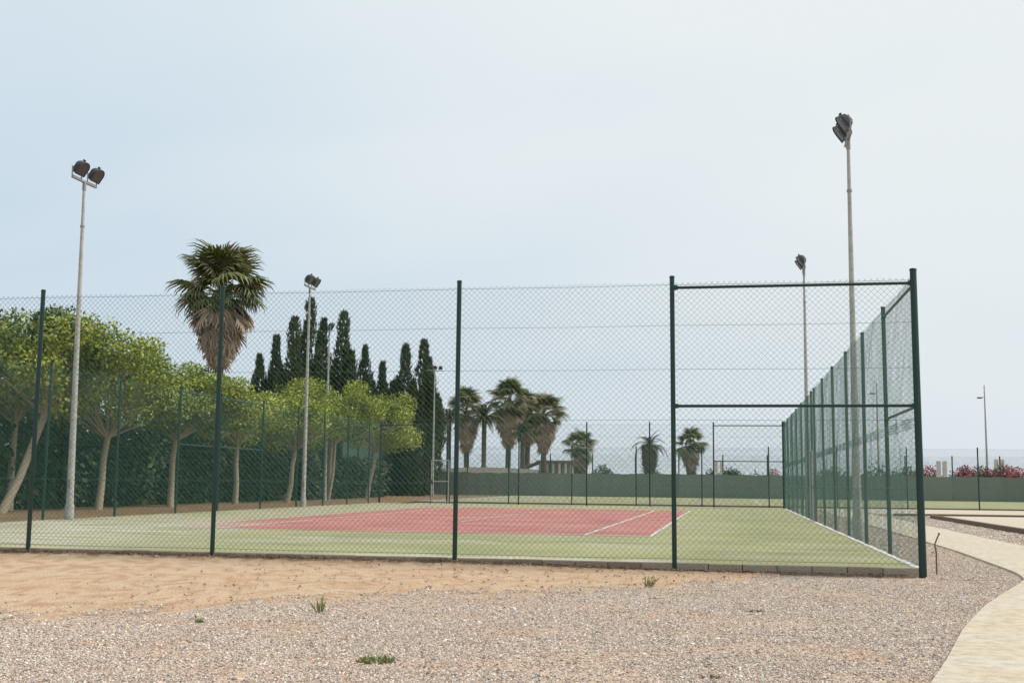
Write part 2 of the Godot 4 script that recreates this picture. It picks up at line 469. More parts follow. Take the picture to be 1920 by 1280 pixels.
	for k in 43:
		var o := part(kerb, "kerb_stone", variants[rng.randi() % 6], M.kerb)
		o.position = Vector3(-0.27 - 0.458 * k, -0.112 + rng.randf_range(-0.004, 0.004), -0.035 + rng.randf_range(-0.004, 0.004))
		o.rotation.y = rng.randf_range(-0.008, 0.008)
	var pale := []
	for k in 4:
		var m := MB.new()
		m.stone(Vector3.ZERO, Vector3(0.1, 0.24, 0.985), 0.008, Basis.IDENTITY, Color(1, .98, .94) * rng.randf_range(0.85, 1.0))
		variants.append(m.mesh()); pale.append(m.mesh())
	for k in 39:
		var o := part(kerb, "kerb_stone", pale[rng.randi() % 4], M.line)
		o.position = Vector3(-0.035, -0.108, -0.62 - 0.995 * k)
	# second court behind and beside the first one
	var court2 := structure("tennis_court", grid_sheet(-20, 34, -79, -47.2, -0.02, 0.8, green), M.court_green)
	mb = MB.new()
	mb.box(Vector3(7, -0.13, -63.1), Vector3(53.9, 0.2, 31.7))
	part(court2, "slab", mb.mesh(), M.kerb)
	for x in [-0.9, 10.1]:
		part(court2, "court_line", grid_sheet(x - 0.05, x + 0.05, -74, -49, -0.012, 1.0, chalk), M.line)

# ---------------------------------------------------------------- fences
var bay_cache := {}
func bay_mesh(w: float, y0: float, y1: float, pitch: float, r: float, slack := 0.0, variant := 0) -> ArrayMesh:
	var key := "%.2f %.2f %.2f %.3f %.4f %d" % [w, y0, y1, pitch, r, variant]
	if bay_cache.has(key): return bay_cache[key]
	var mb := MB.new()
	var h := y1 - y0
	var n := int(ceil(h / pitch))
	var fl := FastNoiseLite.new()
	fl.seed = 900 + variant; fl.frequency = 0.6
	for fam in 2:
		var k := -n
		while k * pitch < w:
			# x = k * pitch + t for the rising family, mirrored for the other
			var t0 := maxf(0.0, -k * pitch)
			var t1 := minf(h, w - k * pitch)
			k += 1
			if t1 - t0 < 0.01: continue
			var xa := (k - 1) * pitch + t0
			var xb := (k - 1) * pitch + t1
			if fam == 1:
				xa = w - xa; xb = w - xb
			var z := r if fam == 0 else -r
			var pts := []; var rad := []
			var cuts := 1 if slack == 0.0 else maxi(1, int((t1 - t0) / 0.5))
			for q in cuts + 1:
				var t := float(q) / cuts
				var x := lerpf(xa, xb, t); var y := lerpf(y0 + t0, y0 + t1, t)
				var loose := slack * sin(PI * clampf(x / w, 0.0, 1.0))
				pts.append(Vector3(x + fl.get_noise_2d(x * 1.3, y * 1.3) * loose * 0.5, y + fl.get_noise_2d(x * 1.1 + 30.0, y) * loose * 0.5, z + fl.get_noise_2d(x, y + 60.0) * loose)); rad.append(r)
			mb.tube(pts, rad, 3, Color.WHITE, false)
	bay_cache[key] = mb.mesh()
	return bay_cache[key]
func post_mesh(h: float, r: float, y0: float) -> ArrayMesh:
	var key := "post %.2f %.3f %.2f" % [h, r, y0]
	if bay_cache.has(key): return bay_cache[key]
	var mb := MB.new()
	mb.lathe([Vector2(r, y0), Vector2(r, h - 0.03), Vector2(r * 1.12, h - 0.03), Vector2(r * 1.12, h - 0.008), Vector2(r * 0.7, h)], 12)
	bay_cache[key] = mb.mesh()
	return bay_cache[key]
# posts: distances from a along a -> b
func fence(called: String, label: String, a: Vector3, b: Vector3, posts: Array, o := {}) -> Node3D:
	var root := thing(called, label, "fence", a, o.get("group", ""))
	root.rotation.y = atan2(-(b - a).z, (b - a).x)
	var h: float = o.get("h", FENCE_H)
	var top: float = o.get("top", h - 0.09)
	var low: float = o.get("low", 0.03)
	var pitch: float = o.get("pitch", 0.083)
	var r: float = o.get("r", 0.0021)
	var y0: float = o.get("y0", GY - 0.02)
	var pr: float = o.get("pr", 0.034)
	var side: float = o.get("side", 0.045)
	for k in posts.size():
		var end: bool = k == 0 or k == posts.size() - 1
		var p := part(root, "post", post_mesh(h + (0.0 if not end else 0.03), pr * (1.2 if end else 1.0), y0), M.post)
		p.position = Vector3(posts[k], 0, 0)
		p.rotation = Vector3(rng.randf_range(-.004, .004), rng.randf() * TAU, rng.randf_range(-.004, .004))
		if k == posts.size() - 1: break
		var w: float = posts[k + 1] - posts[k]
		if not o.get("skip", []).has(k):
			var m := part(root, "wire_mesh", bay_mesh(w, low, top, pitch, r, o.get("slack", 0.0), k % 3 if o.has("slack") else 0), M.wire)
			m.position = Vector3(posts[k], 0, side)
		if o.get("overlap", false) and w > 0.5:
			var m := part(root, "wire_mesh", bay_mesh(w, 1.86, 2.02, pitch, r), M.wire)
			m.position = Vector3(posts[k] + pitch * 0.5, 0, side + 0.006)
		if o.get("rails", []).has(k):
			for y in [h - 0.17, h * 0.54]:
				var mb := MB.new()
				mb.tube([Vector3(pr * 0.8, y, 0), Vector3(w - pr * 0.8, y, 0)], [0.021, 0.021], 10)
				for e in [pr * 1.15, w - pr * 1.15]:
					mb.box(Vector3(e, y, 0), Vector3(0.055, 0.062, 0.056))
				var q := part(root, "rail", mb.mesh(), M.post)
				q.position = Vector3(posts[k], 0, 0)
	for y in o.get("wires", [0.06, 1.05, 1.97, 2.68, 3.3, 3.88]):
		if y > h: continue
		var mb := MB.new()
		var pts := []; var rad := []
		for k in posts.size():
			pts.append(Vector3(posts[k], y, side)); rad.append(r * 1.15)
			if k < posts.size() - 1:
				pts.append(Vector3((posts[k] + posts[k + 1]) * 0.5, y - 0.008, side)); rad.append(r * 1.15)
		mb.tube(pts, rad, 4)
		part(root, "tension_wire", mb.mesh(), M.wire)
	return root
func steps(n: int, d: float) -> Array:
	var a := []
	for k in n: a.append(k * d)
	return a

func build_fences() -> void:
	# near side, from the right corner leftwards
	fence("chain_link_fence", "tall dark green chain link fence between the bare earth and the court", Vector3(0, 0, 0), Vector3(-19.62, 0, 0),
		[0.0, 3.247, 6.35, 10.04, 13.05, 16.3, 19.62], {"rails": [0, 5], "slack": 0.05})
	# right side
	var rp := []
	for k in 13: rp.append(3.297 * k)
	rp.insert(7, 20.9)
	fence("chain_link_fence", "tall dark green chain link fence with a gate beside the concrete path", Vector3(0.02, 0, 0.0), Vector3(0.02, 0, -39.56),
		rp, {"rails": [0, 12], "overlap": true, "side": -0.045, "r": 0.0016, "slack": 0.04})
	# left side
	fence("chain_link_fence", "tall chain link fence in front of the leafy tree row", Vector3(-19.62, 0, 0), Vector3(-19.62, 0, -39.56),
		[0.0, 3.6, 7.2, 10.72, 14.23, 17.92, 20.95, 24.65, 28.3, 31.4, 34.6, 37.8, 39.56], {"rails": [5, 6, 11], "r": 0.0017})
	# back side with a small gate
	fence("chain_link_fence", "tall chain link fence on the far side of the red court", Vector3(0, 0, -39.56), Vector3(-19.62, 0, -39.56),
		[0.06, 3.27, 6.26, 9.28, 12.6, 16.05, 16.98, 19.6], {"rails": [0, 6]})
	# fence of the second court
	var sp := []
	for k in 17: sp.append(3.5 * k)
	fence("chain_link_fence", "lower green chain link fence in front of the second court", Vector3(-18, 0, -47), Vector3(38, 0, -47),
		sp, {"h": 3.1, "wires": [0.06, 1.6, 3.0], "y0": GY, "pr": 0.035})
	# screened fence at the far end of the second court
	var scr := fence("screened_fence", "far fence with green windscreen cloth behind the second court", Vector3(-27.6, 0, -79), Vector3(35.4, 0, -79),
		steps(19, 3.5), {"h": 3.45, "wires": [2.4, 2.9, 3.4], "low": 1.95, "y0": GY - 0.04, "pr": 0.05, "pitch": 0.12, "r": 0.003})
	for k in 18:
		part(scr, "windscreen", cloth(3.5, 1.9 + rng.randf_range(-0.03, 0.03), k), M.cloth).position = Vector3(3.5 * k, -0.02, 0.07)
	# tall cloth screen on the left of the second court
	var scr2 := fence("screened_fence", "green cloth screen fence below the cypress trees", Vector3(-28.6, 0, -60), Vector3(-28.6, 0, -77.5),
		steps(6, 3.5), {"h": 4.1, "wires": [4.0], "low": 3.7, "y0": GY - 0.04, "pr": 0.045})
	for k in 5:
		part(scr2, "windscreen", cloth(3.5, 3.8 + rng.randf_range(-0.03, 0.03), k + 40), M.cloth_dark).position = Vector3(3.5 * k, -0.02, -0.06)
	# gates
	gate("gate", "galvanised gate standing in the fence beside the concrete path", Vector3(-0.06, 0, -19.78), PI / 2, 1.1, true)
	gate("gate", "grey framed gate in the far corner of the court", Vector3(-16.98, 0, -39.5), 0.0, 0.93, false)

func cloth(w: float, h: float, s: int) -> ArrayMesh:
	var f := FastNoiseLite.new()
	f.seed = 60 + s; f.frequency = 0.9
	var mb := MB.new()
	var aged := 0.88 + 0.2 * fposmod(s * 0.618, 1.0)
	var nx := 14; var ny := 10
	for j in ny + 1:
		for k in nx + 1:
			var x := w * k / nx; var y := h * j / ny
			var z := f.get_noise_2d(x, y * 0.7) * 0.06
			if j == ny: y -= 0.025 * (1.0 - cos(TAU * k / nx * 2.0))
			var t := clampf(f.get_noise_2d(x * 1.5 + 20.0, y * 3.0) * 1.5 + 0.5, 0.0, 1.0)
			mb.v.append(Vector3(x, y, z)); mb.c.append(Color(.84, .88, .86).lerp(Color(.92, .91, .87), t) * aged)
			mb.n.append(Vector3(-(f.get_noise_2d(x + .05, y * .7) - f.get_noise_2d(x - .05, y * .7)) * 0.6, 0, 1).normalized())
	for j in ny:
		for k in nx:
			var a := j * (nx + 1) + k
			mb.i.append(a); mb.i.append(a + nx + 2); mb.i.append(a + 1)
			mb.i.append(a); mb.i.append(a + nx + 1); mb.i.append(a + nx + 2)
	return mb.mesh()

func gate(called: String, label: String, p: Vector3, turn: float, w: float, lever: bool) -> void:
	var g := thing(called, label, "gate", p)
	g.rotation.y = turn
	for x in [0.03, w - 0.03]:
		var mb := MB.new()
		mb.tube([Vector3(x, 0.02, 0), Vector3(x, 2.13, 0)], [0.028, 0.028], 10)
		part(g, "stile", mb.mesh(), M.galv)
	for y in [0.09, 1.08, 2.1]:
		var mb := MB.new()
		mb.tube([Vector3(0.05, y, 0), Vector3(w - 0.05, y, 0)], [0.024, 0.024], 10)
		part(g, "crossbar", mb.mesh(), M.galv if not lever else M.post)
	part(g, "wire_mesh", bay_mesh(w, 0.09, 2.1, 0.083, 0.0021), M.wire)
	var mb2 := MB.new()
	mb2.box(Vector3(0.06, 1.05, 0), Vector3(0.09, 0.18, 0.06))
	var lock := part(g, "lock_box", mb2.mesh(), M.lamp_body)
	mb2 = MB.new()
	mb2.tube([Vector3(0.06, 1.09, 0.03), Vector3(0.06, 1.09, 0.07), Vector3(0.17, 1.09, 0.075)], [0.01, 0.01, 0.009], 8)
	part(lock, "handle", mb2.mesh(), M.galv)

# ---------------------------------------------------------------- floodlights
func floodlight_meshes() -> Array:
	# facing +x, arched top, shallow box; origin at its lower hinge
	var prof := []
	for k in 13:
		var a := PI * k / 12.0
		prof.append(Vector2(-cos(a) * 0.235, 0.27 + sin(a) * 0.2))
	prof.append(Vector2(0.235, 0.03)); prof.append(Vector2(-0.235, 0.03))
	var mb := MB.new()
	var rings := [[-0.17, 0.55], [-0.13, 0.82], [-0.02, 0.98], [0.06, 1.0], [0.075, 1.05], [0.1, 1.05]]
	var mid := Vector2(0, 0.24)
	for j in rings.size() - 1:
		for k in prof.size():
			var a: Vector2 = prof[k]; var b: Vector2 = prof[(k + 1) % prof.size()]
			var s: float = rings[j][1]; var t: float = rings[j + 1][1]
			var p0 := mid + (a - mid) * s; var p1 := mid + (b - mid) * s
			var p2 := mid + (b - mid) * t; var p3 := mid + (a - mid) * t
			mb.quad(Vector3(rings[j][0], p0.y, p0.x), Vector3(rings[j][0], p1.y, p1.x), Vector3(rings[j + 1][0], p2.y, p2.x), Vector3(rings[j + 1][0], p3.y, p3.x))
	for e in [0]:
		for k in prof.size():
			var a: Vector2 = mid + (prof[k] - mid) * 0.55; var b: Vector2 = mid + (prof[(k + 1) % prof.size()] - mid) * 0.55
			mb.tri(Vector3(-0.17, mid.y, mid.x), Vector3(-0.17, a.y, a.x), Vector3(-0.17, b.y, b.x))
	# cooling fins and the gear box on the back
	for k in 5:
		mb.box(Vector3(-0.17, 0.24, -0.09 + 0.045 * k), Vector3(0.05, 0.2, 0.012))
	mb.box(Vector3(-0.06, 0.48, 0), Vector3(0.06, 0.05, 0.08))
	var gl := MB.new()
	for k in prof.size():
		var a: Vector2 = mid + (prof[k] - mid) * 0.98; var b: Vector2 = mid + (prof[(k + 1) % prof.size()] - mid) * 0.98
		gl.tri(Vector3(0.085, mid.y, mid.x), Vector3(0.085, b.y, b.x), Vector3(0.085, a.y, a.x))
	var br := MB.new()
	for s in [-1, 1]:
		br.box(Vector3(0, 0.11, s * 0.262), Vector3(0.04, 0.3, 0.012))
	br.box(Vector3(0, -0.035, 0), Vector3(0.05, 0.014, 0.53))
	return [mb.mesh(), gl.mesh(), br.mesh()]
var flood := []
func pole_mesh(h: float, r0: float, r1: float) -> ArrayMesh:
	var mb := MB.new()
	mb.lathe([Vector2(r0 * 1.25, -0.16), Vector2(r0 * 1.25, 0.35), Vector2(r0, 0.42), Vector2(lerpf(r0, r1, .35), h * 0.35), Vector2(lerpf(r0, r1, .7), h * 0.7), Vector2(r1, h)], 16)
	return mb.mesh()
func light_pole(label: String, p: Vector3, h: float, lamps: int, facing: float, spread: float, tilt := 0.6, r0 := 0.095, size := 1.0) -> void:
	var t := thing("light_pole", label, "light pole", p)
	if p.x < -19 and p.z > -12: t.rotation.z = 0.011
	var pole := part(t, "pole", pole_mesh(h, r0, 0.036), M.pole)
	var mb := MB.new()
	for y in [h * 0.86]:
		mb.lathe([Vector2(0.06, y), Vector2(0.06, y + 0.05)], 12)
	mb.box(Vector3(0, 0.9, r0 * 0.92), Vector3(0.09, 0.22, 0.02))
	part(pole, "band", mb.mesh(), M.bracket)
	var head := Node3D.new()
	mb = MB.new()
	mb.box(Vector3(0, h - 0.02, 0), Vector3(0.07, 0.05, spread + 0.42), Basis(Vector3.UP, facing))
	mb.lathe([Vector2(0.05, h - 0.25), Vector2(0.05, h + 0.01)], 12)
	part(t, "crossbar", mb.mesh(), M.bracket)
	head.free()
	for k in lamps:
		var s := (k - (lamps - 1) * 0.5) * spread / maxf(1, lamps - 1)
		var b := Basis(Vector3.UP, facing)
		var f := part(t, "floodlight", flood[0], M.lamp_body)
		f.transform = Transform3D(b * Basis(Vector3.BACK, -tilt) * Basis.from_scale(Vector3.ONE * size), Vector3(0, h + 0.09, 0) + b * Vector3(0.0, 0, s))
		part(f, "lens", flood[1], M.lamp_glass)
		var yoke := part(t, "yoke", flood[2], M.bracket)
		yoke.transform = Transform3D(b * Basis.from_scale(Vector3.ONE * size), Vector3(0, h + 0.05, 0) + b * Vector3(0, 0, s))

func street_lamp(label: String, p: Vector3, h: float, dirx: float) -> void:
	var t := thing("street_lamp", label, "street lamp", p)
	part(t, "pole", pole_mesh(h, 0.13, 0.045), M.pole)
	var mb := MB.new()
	var y := h - 1.15
	mb.tube([Vector3(0, y, 0), Vector3(dirx * 0.15, y + 0.04, 0), Vector3(dirx * 0.25, y + 0.03, 0)], [0.035, 0.03, 0.03], 8)
	part(t, "arm", mb.mesh(), M.bracket)
	mb = MB.new()
	mb.stone(Vector3(dirx * 0.44, y + 0.0, 0), Vector3(0.42, 0.12, 0.26), 0.05)
	part(t, "lamp_head", mb.mesh(), M.lamp_body)

func build_lights() -> void:
	flood = floodlight_meshes()
	light_pole("tall pole with twin floodlights beside the nearest leaning tree trunk", Vector3(-19.3, 0, -11.4), 8.95, 2, 0.0, 0.74, 0.62, 0.095, 0.86)
	light_pole("pole with twin floodlights in front of the tallest cypress", Vector3(-19.4, 0, -28.5), 8.95, 2, 0.0, 0.74, 0.62, 0.095, 0.86)
	light_pole("tall pole with twin floodlights close to the fence corner by the path", Vector3(0.25, 0, -10.4), 8.95, 2, PI, 0.74, 0.62, 0.095, 0.86)
	light_pole("pole with floodlights by the gate in the path side fence", Vector3(0.25, 0, -26.9), 8.95, 2, PI, 0.74, 0.62, 0.095, 0.86)
	var q := at_z(617, 640, -46)
	light_pole("slender pole with one floodlight standing among the cypresses", Vector3(q.x, GY, -46), at_z(617, 622, -46).y - GY, 1, 0.5, 0.1, 0.5)
	q = at_z(815, 700, -70)
	light_pole("far pole carrying three floodlights in a row", Vector3(q.x, GY, -70), at_z(815, 694, -70).y - GY, 3, PI / 2 * -1.0 + 0.5, 0.85, 0.7, 0.095, 0.62)
	q = at_z(1849, 800, -96)
	street_lamp("thin street lamp rising behind the pink flowering bushes", Vector3(q.x, GY, -96), at_z(1848, 722, -96).y - GY, -1.0)
	q = at_z(1646, 800, -98)
	street_lamp("street lamp seen through the path side fence", Vector3(q.x, GY, -98), at_z(1646, 715, -98).y - GY, -1.0)

# ---------------------------------------------------------------- plants
func leaf(mb: MB, p: Vector3, dir: Vector3, nrm: Vector3, l: float, w: float, c: Color) -> void:
	var s := dir.cross(nrm).normalized() * w
	var k := mb.v.size()
	var m := p + dir * l * 0.45
	var lift := nrm * w * 0.35
	mb.v.append(p); mb.v.append(m + s + lift); mb.v.append(p + dir * l); mb.v.append(m - s + lift)
	for q in 4:
		mb.n.append(nrm); mb.c.append(c)
	mb.i.append(k); mb.i.append(k + 2); mb.i.append(k + 1)
	mb.i.append(k); mb.i.append(k + 3); mb.i.append(k + 2)
func rand_dir() -> Vector3:
	var z := rng.randf_range(-1, 1)
	var a := rng.randf() * TAU
	var r := sqrt(1.0 - z * z)
	return Vector3(r * cos(a), z, r * sin(a))
func leaf_clump(mb: MB, o: Vector3, r: Vector3, n: int, size: float, c: Color, vary := 0.3) -> void:
	for k in n:
		var d := rand_dir()
		var rr := pow(rng.randf(), 0.4)
		# twigs stick out here and there
		if rng.randf() < 0.05: rr *= rng.randf_range(1.05, 1.3)
		var p := o + Vector3(d.x * r.x, d.y * r.y, d.z * r.z) * rr
		var dir := (d * 0.5 + rand_dir() * 0.8 + Vector3(0, -0.1, 0)).normalized()
		var nrm := (d + Vector3(0, 0.5, 0) + rand_dir() * 0.75)
		nrm = (nrm - dir * nrm.dot(dir)).normalized()
		var s := size * rng.randf_range(0.7, 1.3)
		leaf(mb, p, dir, nrm, s, s * 0.33, c * rng.randf_range(1.0 - vary, 1.0 + vary))
const TREE_TONES := [Color(.30, .345, .055), Color(.27, .32, .055), Color(.19, .24, .05), Color(.34, .37, .065), Color(.11, .15, .042)]
func leafy_tree(label: String, p: Vector3, h: float, rad: float, fork: float, lean: Vector2, s: int, twin := false) -> void:
	rng.seed = s
	var t := thing("leafy_tree", label, "tree", p, "trees in a row behind the court")
	var mb := MB.new()
	var top := Vector3(lean.x, fork, lean.y)
	var pts := [Vector3(0, -0.15, 0), Vector3(0, 0.02, 0), top * 0.35 + Vector3(rng.randf_range(-.06, .06), 0, rng.randf_range(-.06, .06)), top * 0.7 + Vector3(rng.randf_range(-.06, .06), 0, 0), top]
	mb.tube(pts, [0.19, 0.155, 0.125, 0.115, 0.11], 10)
	if twin:
		mb.tube([Vector3(0.1, -.1, .1), Vector3(0.35, fork * .5, .1), Vector3(0.45, fork * 1.1, 0.1)], [.11, .09, .07], 8)
	part(t, "trunk", mb.mesh(), M.bark)
	var crown := MB.new()
	var limb := MB.new()
	var mid := Vector3(lean.x * 1.2, (h + fork) * 0.5 + 0.1, lean.y * 1.2)
	var rv := (h - fork) * 0.5 + 0.25
	rad *= 1.18
	var n := 46
	for k in n:
		var d := rand_dir()
		d.y = clampf(d.y * 0.9 + 0.1, -0.8, 1.0)
		var o := mid + Vector3(d.x * rad, d.y * rv, d.z * rad) * rng.randf_range(0.45, 1.05)
		var cr := rng.randf_range(0.4, 1.0) * rad / 2.9
		var thick := rng.randf_range(0.4, 1.1) if d.y > -0.2 else rng.randf_range(0.2, 0.5)
		var tone: Color = TREE_TONES[rng.randi() % TREE_TONES.size()]
		leaf_clump(crown, o, Vector3(cr * rng.randf_range(0.8, 1.3), cr * rng.randf_range(0.55, 0.95), cr), int(1250 * cr * cr * thick), 0.125, tone)
		var bend := top.lerp(o, 0.5) + Vector3(0, 0.25, 0) + rand_dir() * 0.25
		var big := 1.0 if k % 3 == 0 else 0.45
		limb.tube([top + rand_dir() * 0.03, top.lerp(bend, 0.6), bend, o], [0.075 * big, 0.055 * big, 0.04 * big, 0.012], 6)
		# bare twigs under the leaves
		for q in 5:
			var e := bend.lerp(o, rng.randf()) + Vector3(0, -0.1, 0)
			limb.tube([e, e + rand_dir() * 0.25 + Vector3(0, .1, 0), e + rand_dir() * 0.5], [0.014, 0.01, 0.005], 4)
	part(t, "limbs", limb.mesh(), M.bark)
	part(t, "crown", crown.mesh(), M.leaf)

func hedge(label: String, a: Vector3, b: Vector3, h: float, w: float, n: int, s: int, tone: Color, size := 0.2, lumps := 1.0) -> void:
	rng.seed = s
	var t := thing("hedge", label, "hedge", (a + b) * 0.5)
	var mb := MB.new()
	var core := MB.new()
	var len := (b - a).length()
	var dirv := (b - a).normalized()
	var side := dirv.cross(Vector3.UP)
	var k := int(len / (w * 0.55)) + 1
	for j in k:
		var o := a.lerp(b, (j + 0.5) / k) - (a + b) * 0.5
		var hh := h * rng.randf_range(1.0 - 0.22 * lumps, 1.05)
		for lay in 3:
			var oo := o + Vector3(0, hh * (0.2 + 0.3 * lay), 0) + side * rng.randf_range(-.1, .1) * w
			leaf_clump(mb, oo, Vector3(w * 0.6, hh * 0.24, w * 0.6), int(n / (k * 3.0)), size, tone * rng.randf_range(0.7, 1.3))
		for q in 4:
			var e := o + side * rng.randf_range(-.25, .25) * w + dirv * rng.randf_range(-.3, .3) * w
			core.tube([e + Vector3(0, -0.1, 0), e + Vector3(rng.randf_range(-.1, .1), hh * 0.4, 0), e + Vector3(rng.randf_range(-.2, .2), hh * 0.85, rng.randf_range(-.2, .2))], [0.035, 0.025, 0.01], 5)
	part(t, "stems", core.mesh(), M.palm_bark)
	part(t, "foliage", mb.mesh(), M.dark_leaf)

func cypress(label: String, base: Vector3, h: float, rad: float, s: int, lean := 0.0) -> void:
	rng.seed = s
	var t := thing("cypress_tree", label, "cypress tree", base, "cypresses behind the leafy trees")
	var mb := MB.new()
	mb.tube([Vector3(0, -0.15, 0), Vector3(0, h * 0.5, 0), Vector3(lean * 0.8, h * 0.93, 0)], [0.2, 0.12, 0.02], 7)
	part(t, "trunk", mb.mesh(), M.palm_bark)
	var fol := MB.new()
	# upright plumes that each end in a ragged point
	var plumes := []
	plumes.append([Vector3(lean, 0, 0), 1.0, 1.0])
	for k in 15:
		var a := rng.randf() * TAU
		var far_out := rng.randf_range(0.2, 0.75)
		plumes.append([Vector3(cos(a), 0, sin(a)) * rad * far_out + Vector3(lean * 0.4, 0, 0), lerpf(0.95, 0.5, far_out) * rng.randf_range(0.85, 1.05), 0.5])
	for pl in plumes:
		var o: Vector3 = pl[0]; var ph: float = h * pl[1]; var pr: float = rad * pl[2]
		var n := int(2000 * pl[1] * pl[2]) + 300
		for k in n:
			var y := pow(rng.randf(), 0.85)
			var prof := pr * pow(1.0 - y, 0.56) * (0.75 + 0.25 * sin(y * 19.0 + o.x * 7.0)) + 0.05
			if y < 0.12: prof *= 0.4 + y * 5.0
			var a := rng.randf() * TAU
			var rr := sqrt(rng.randf_range(0.25, 1.0)) * prof
			var p := Vector3(o.x * minf(1.0, 0.35 + y), y * ph, o.z) + Vector3(cos(a) * rr, 0, sin(a) * rr)
			var out := Vector3(cos(a), 0, sin(a))
			var dir := (Vector3.UP * rng.randf_range(0.9, 1.6) + out * rng.randf_range(0.1, 0.7) + rand_dir() * 0.25).normalized()
			var nrm := (out + rand_dir() * 0.5)
			nrm = (nrm - dir * nrm.dot(dir)).normalized()
			var c := Color(.030, .050, .020).lerp(Color(.060, .085, .032), rng.randf()) * rng.randf_range(0.7, 1.25)
			leaf(fol, p, dir, nrm, rng.randf_range(0.22, 0.5), rng.randf_range(0.045, 0.09), c)
	part(t, "foliage", fol.mesh(), M.dark_leaf)

# fan leaf: stalk along +x, the fan spreads in the x-z plane and droops
func fan_leaf(stalk: float, r: float, spread: float, droop: float, segs: int, c: Color, s: int) -> MB:
	rng.seed = s
	var mb := MB.new()
	mb.tube([Vector3.ZERO, Vector3(stalk * 0.5, 0.03, 0), Vector3(stalk, 0, 0)], [0.03, 0.022, 0.015], 4, c * 1.2)
	for k in segs:
		var a := lerpf(-spread, spread, (k + 0.5) / segs)
		var d := Vector3(cos(a), 0, sin(a))
		var sd := Vector3(-sin(a), 0, cos(a))
		var rr := r * rng.randf_range(0.8, 1.08) * (0.78 + 0.22 * cos(a))
		var w := r * spread / segs * 1.05
		var o := Vector3(stalk, 0, 0)
		var m := o + d * rr * 0.55 + Vector3(0, -droop * 0.12 * rr, 0)
		var e := o + d * rr * 0.86 + Vector3(0, -droop * 0.45 * rr, 0)
		var f := o + d * rr * (1.0 - 0.12 * droop) + Vector3(0, -droop * 0.8 * rr, 0) + sd * rng.randf_range(-.04, .04)
		var cc := c * rng.randf_range(0.75, 1.25)
		var fold := Vector3(0, 0.05 * r, 0)
		mb.quad(o, m - sd * w * 0.55, m + fold, o, cc)
		mb.tri(o, m + fold, m + sd * w * 0.55, cc)
		mb.quad(m - sd * w * 0.55, e - sd * w * 0.3, e + fold * 0.4, m + fold, cc)
		mb.quad(m + fold, e + fold * 0.4, e + sd * w * 0.3, m + sd * w * 0.55, cc)
		mb.tri(e - sd * w * 0.3, f, e + sd * w * 0.3, cc)
	return mb
var fans := []
var dead_fans := []
var tan_fans := []
func make_fans() -> void:
	for k in 4:
		fans.append(fan_leaf(0.95, 0.95, 1.75, 0.55 + 0.15 * k, 20, Color(.10, .125, .045).lerp(Color(.18, .18, .075), k / 4.0), 300 + k).mesh())
	for k in 2:
		tan_fans.append(fan_leaf(0.95, 0.9, 1.4, 1.0, 16, Color(.30, .24, .15), 330 + k).mesh())
	for k in 4:
		dead_fans.append(fan_leaf(0.6, 1.0, 0.75, 0.35, 11, Color(.30, .20, .155).lerp(Color(.50, .39, .30), k / 3.0), 320 + k).mesh())
# frond frame: +x of the leaf mesh turned to the given direction
func frond_basis(az: float, el: float, roll: float, s: float) -> Basis:
	return Basis(Vector3.UP, az) * Basis(Vector3.BACK, el) * Basis(Vector3.RIGHT, roll) * Basis.from_scale(Vector3.ONE * s)
func fan_palm(label: String, base: Vector3, h: float, crown: float, skirt: float, s: int, parts := true, trunk_r := 0.3) -> void:
	rng.seed = s
	var t := thing("fan_palm", label, "palm tree", base)
	var mb := MB.new()
	var prof := []
	for k in 13:
		prof.append(Vector2(trunk_r * lerpf(1.25, 0.85, minf(1.0, k / 4.0)) * (1.0 + 0.06 * (k % 2)), lerpf(-0.15, h - 0.4, k / 12.0)))
	mb.lathe(prof, 10)
	part(t, "trunk", mb.mesh(), M.palm_bark)
	if not parts: t.rotation = Vector3(rng.randf_range(-.03, .03), rng.randf() * TAU, rng.randf_range(-.04, .04))
	var sc := crown / 1.85
	var list := []
	var nf := 60 if parts else 44
	for k in nf:
		var el := lerpf(1.45, -0.3 if parts else -0.6, pow((k + 0.5) / nf, 0.9))
		list.append([fans[rng.randi() % 4] if rng.randf() > 0.22 else tan_fans[rng.randi() % 2], k * 2.39996 + rng.randf_range(-.2, .2), el + rng.randf_range(-.26, .26), rng.randf_range(-.6, .6), sc * rng.randf_range(0.72, 1.14), h - 0.05 - 0.45 * sc * (float(k) / nf), "frond"])
	var nd := int(28 * skirt) + 24
	for k in nd:
		var y := (k + 0.5) / nd
		# hanging round the trunk, widest below the crown
		list.append([dead_fans[rng.randi() % 4], k * 2.39996 + rng.randf_range(-.3, .3), lerpf(-0.75, -1.38, y) + rng.randf_range(-.16, .12), rng.randf_range(-.6, .6), sc * lerpf(1.15, 0.78, y) * rng.randf_range(0.85, 1.1), h - 0.35 - y * skirt, "dead_frond"])
	if parts:
		for q in list:
			var o := part(t, q[6], q[0], M.leaf if q[6] == "frond" else M.dead_leaf)
			o.transform = Transform3D(frond_basis(q[1], q[2], q[3], q[4]), Vector3(0, q[5], 0))
	else:
		for nm in ["frond", "dead_frond"]:
			var st := SurfaceTool.new()
			for q in list:
				if q[6] == nm: st.append_from(q[0], 0, Transform3D(frond_basis(q[1], q[2], q[3], q[4]), Vector3(0, q[5], 0)))
			part(t, "crown" if nm == "frond" else "dead_skirt", st.commit(), M.leaf if nm == "frond" else M.dead_leaf)
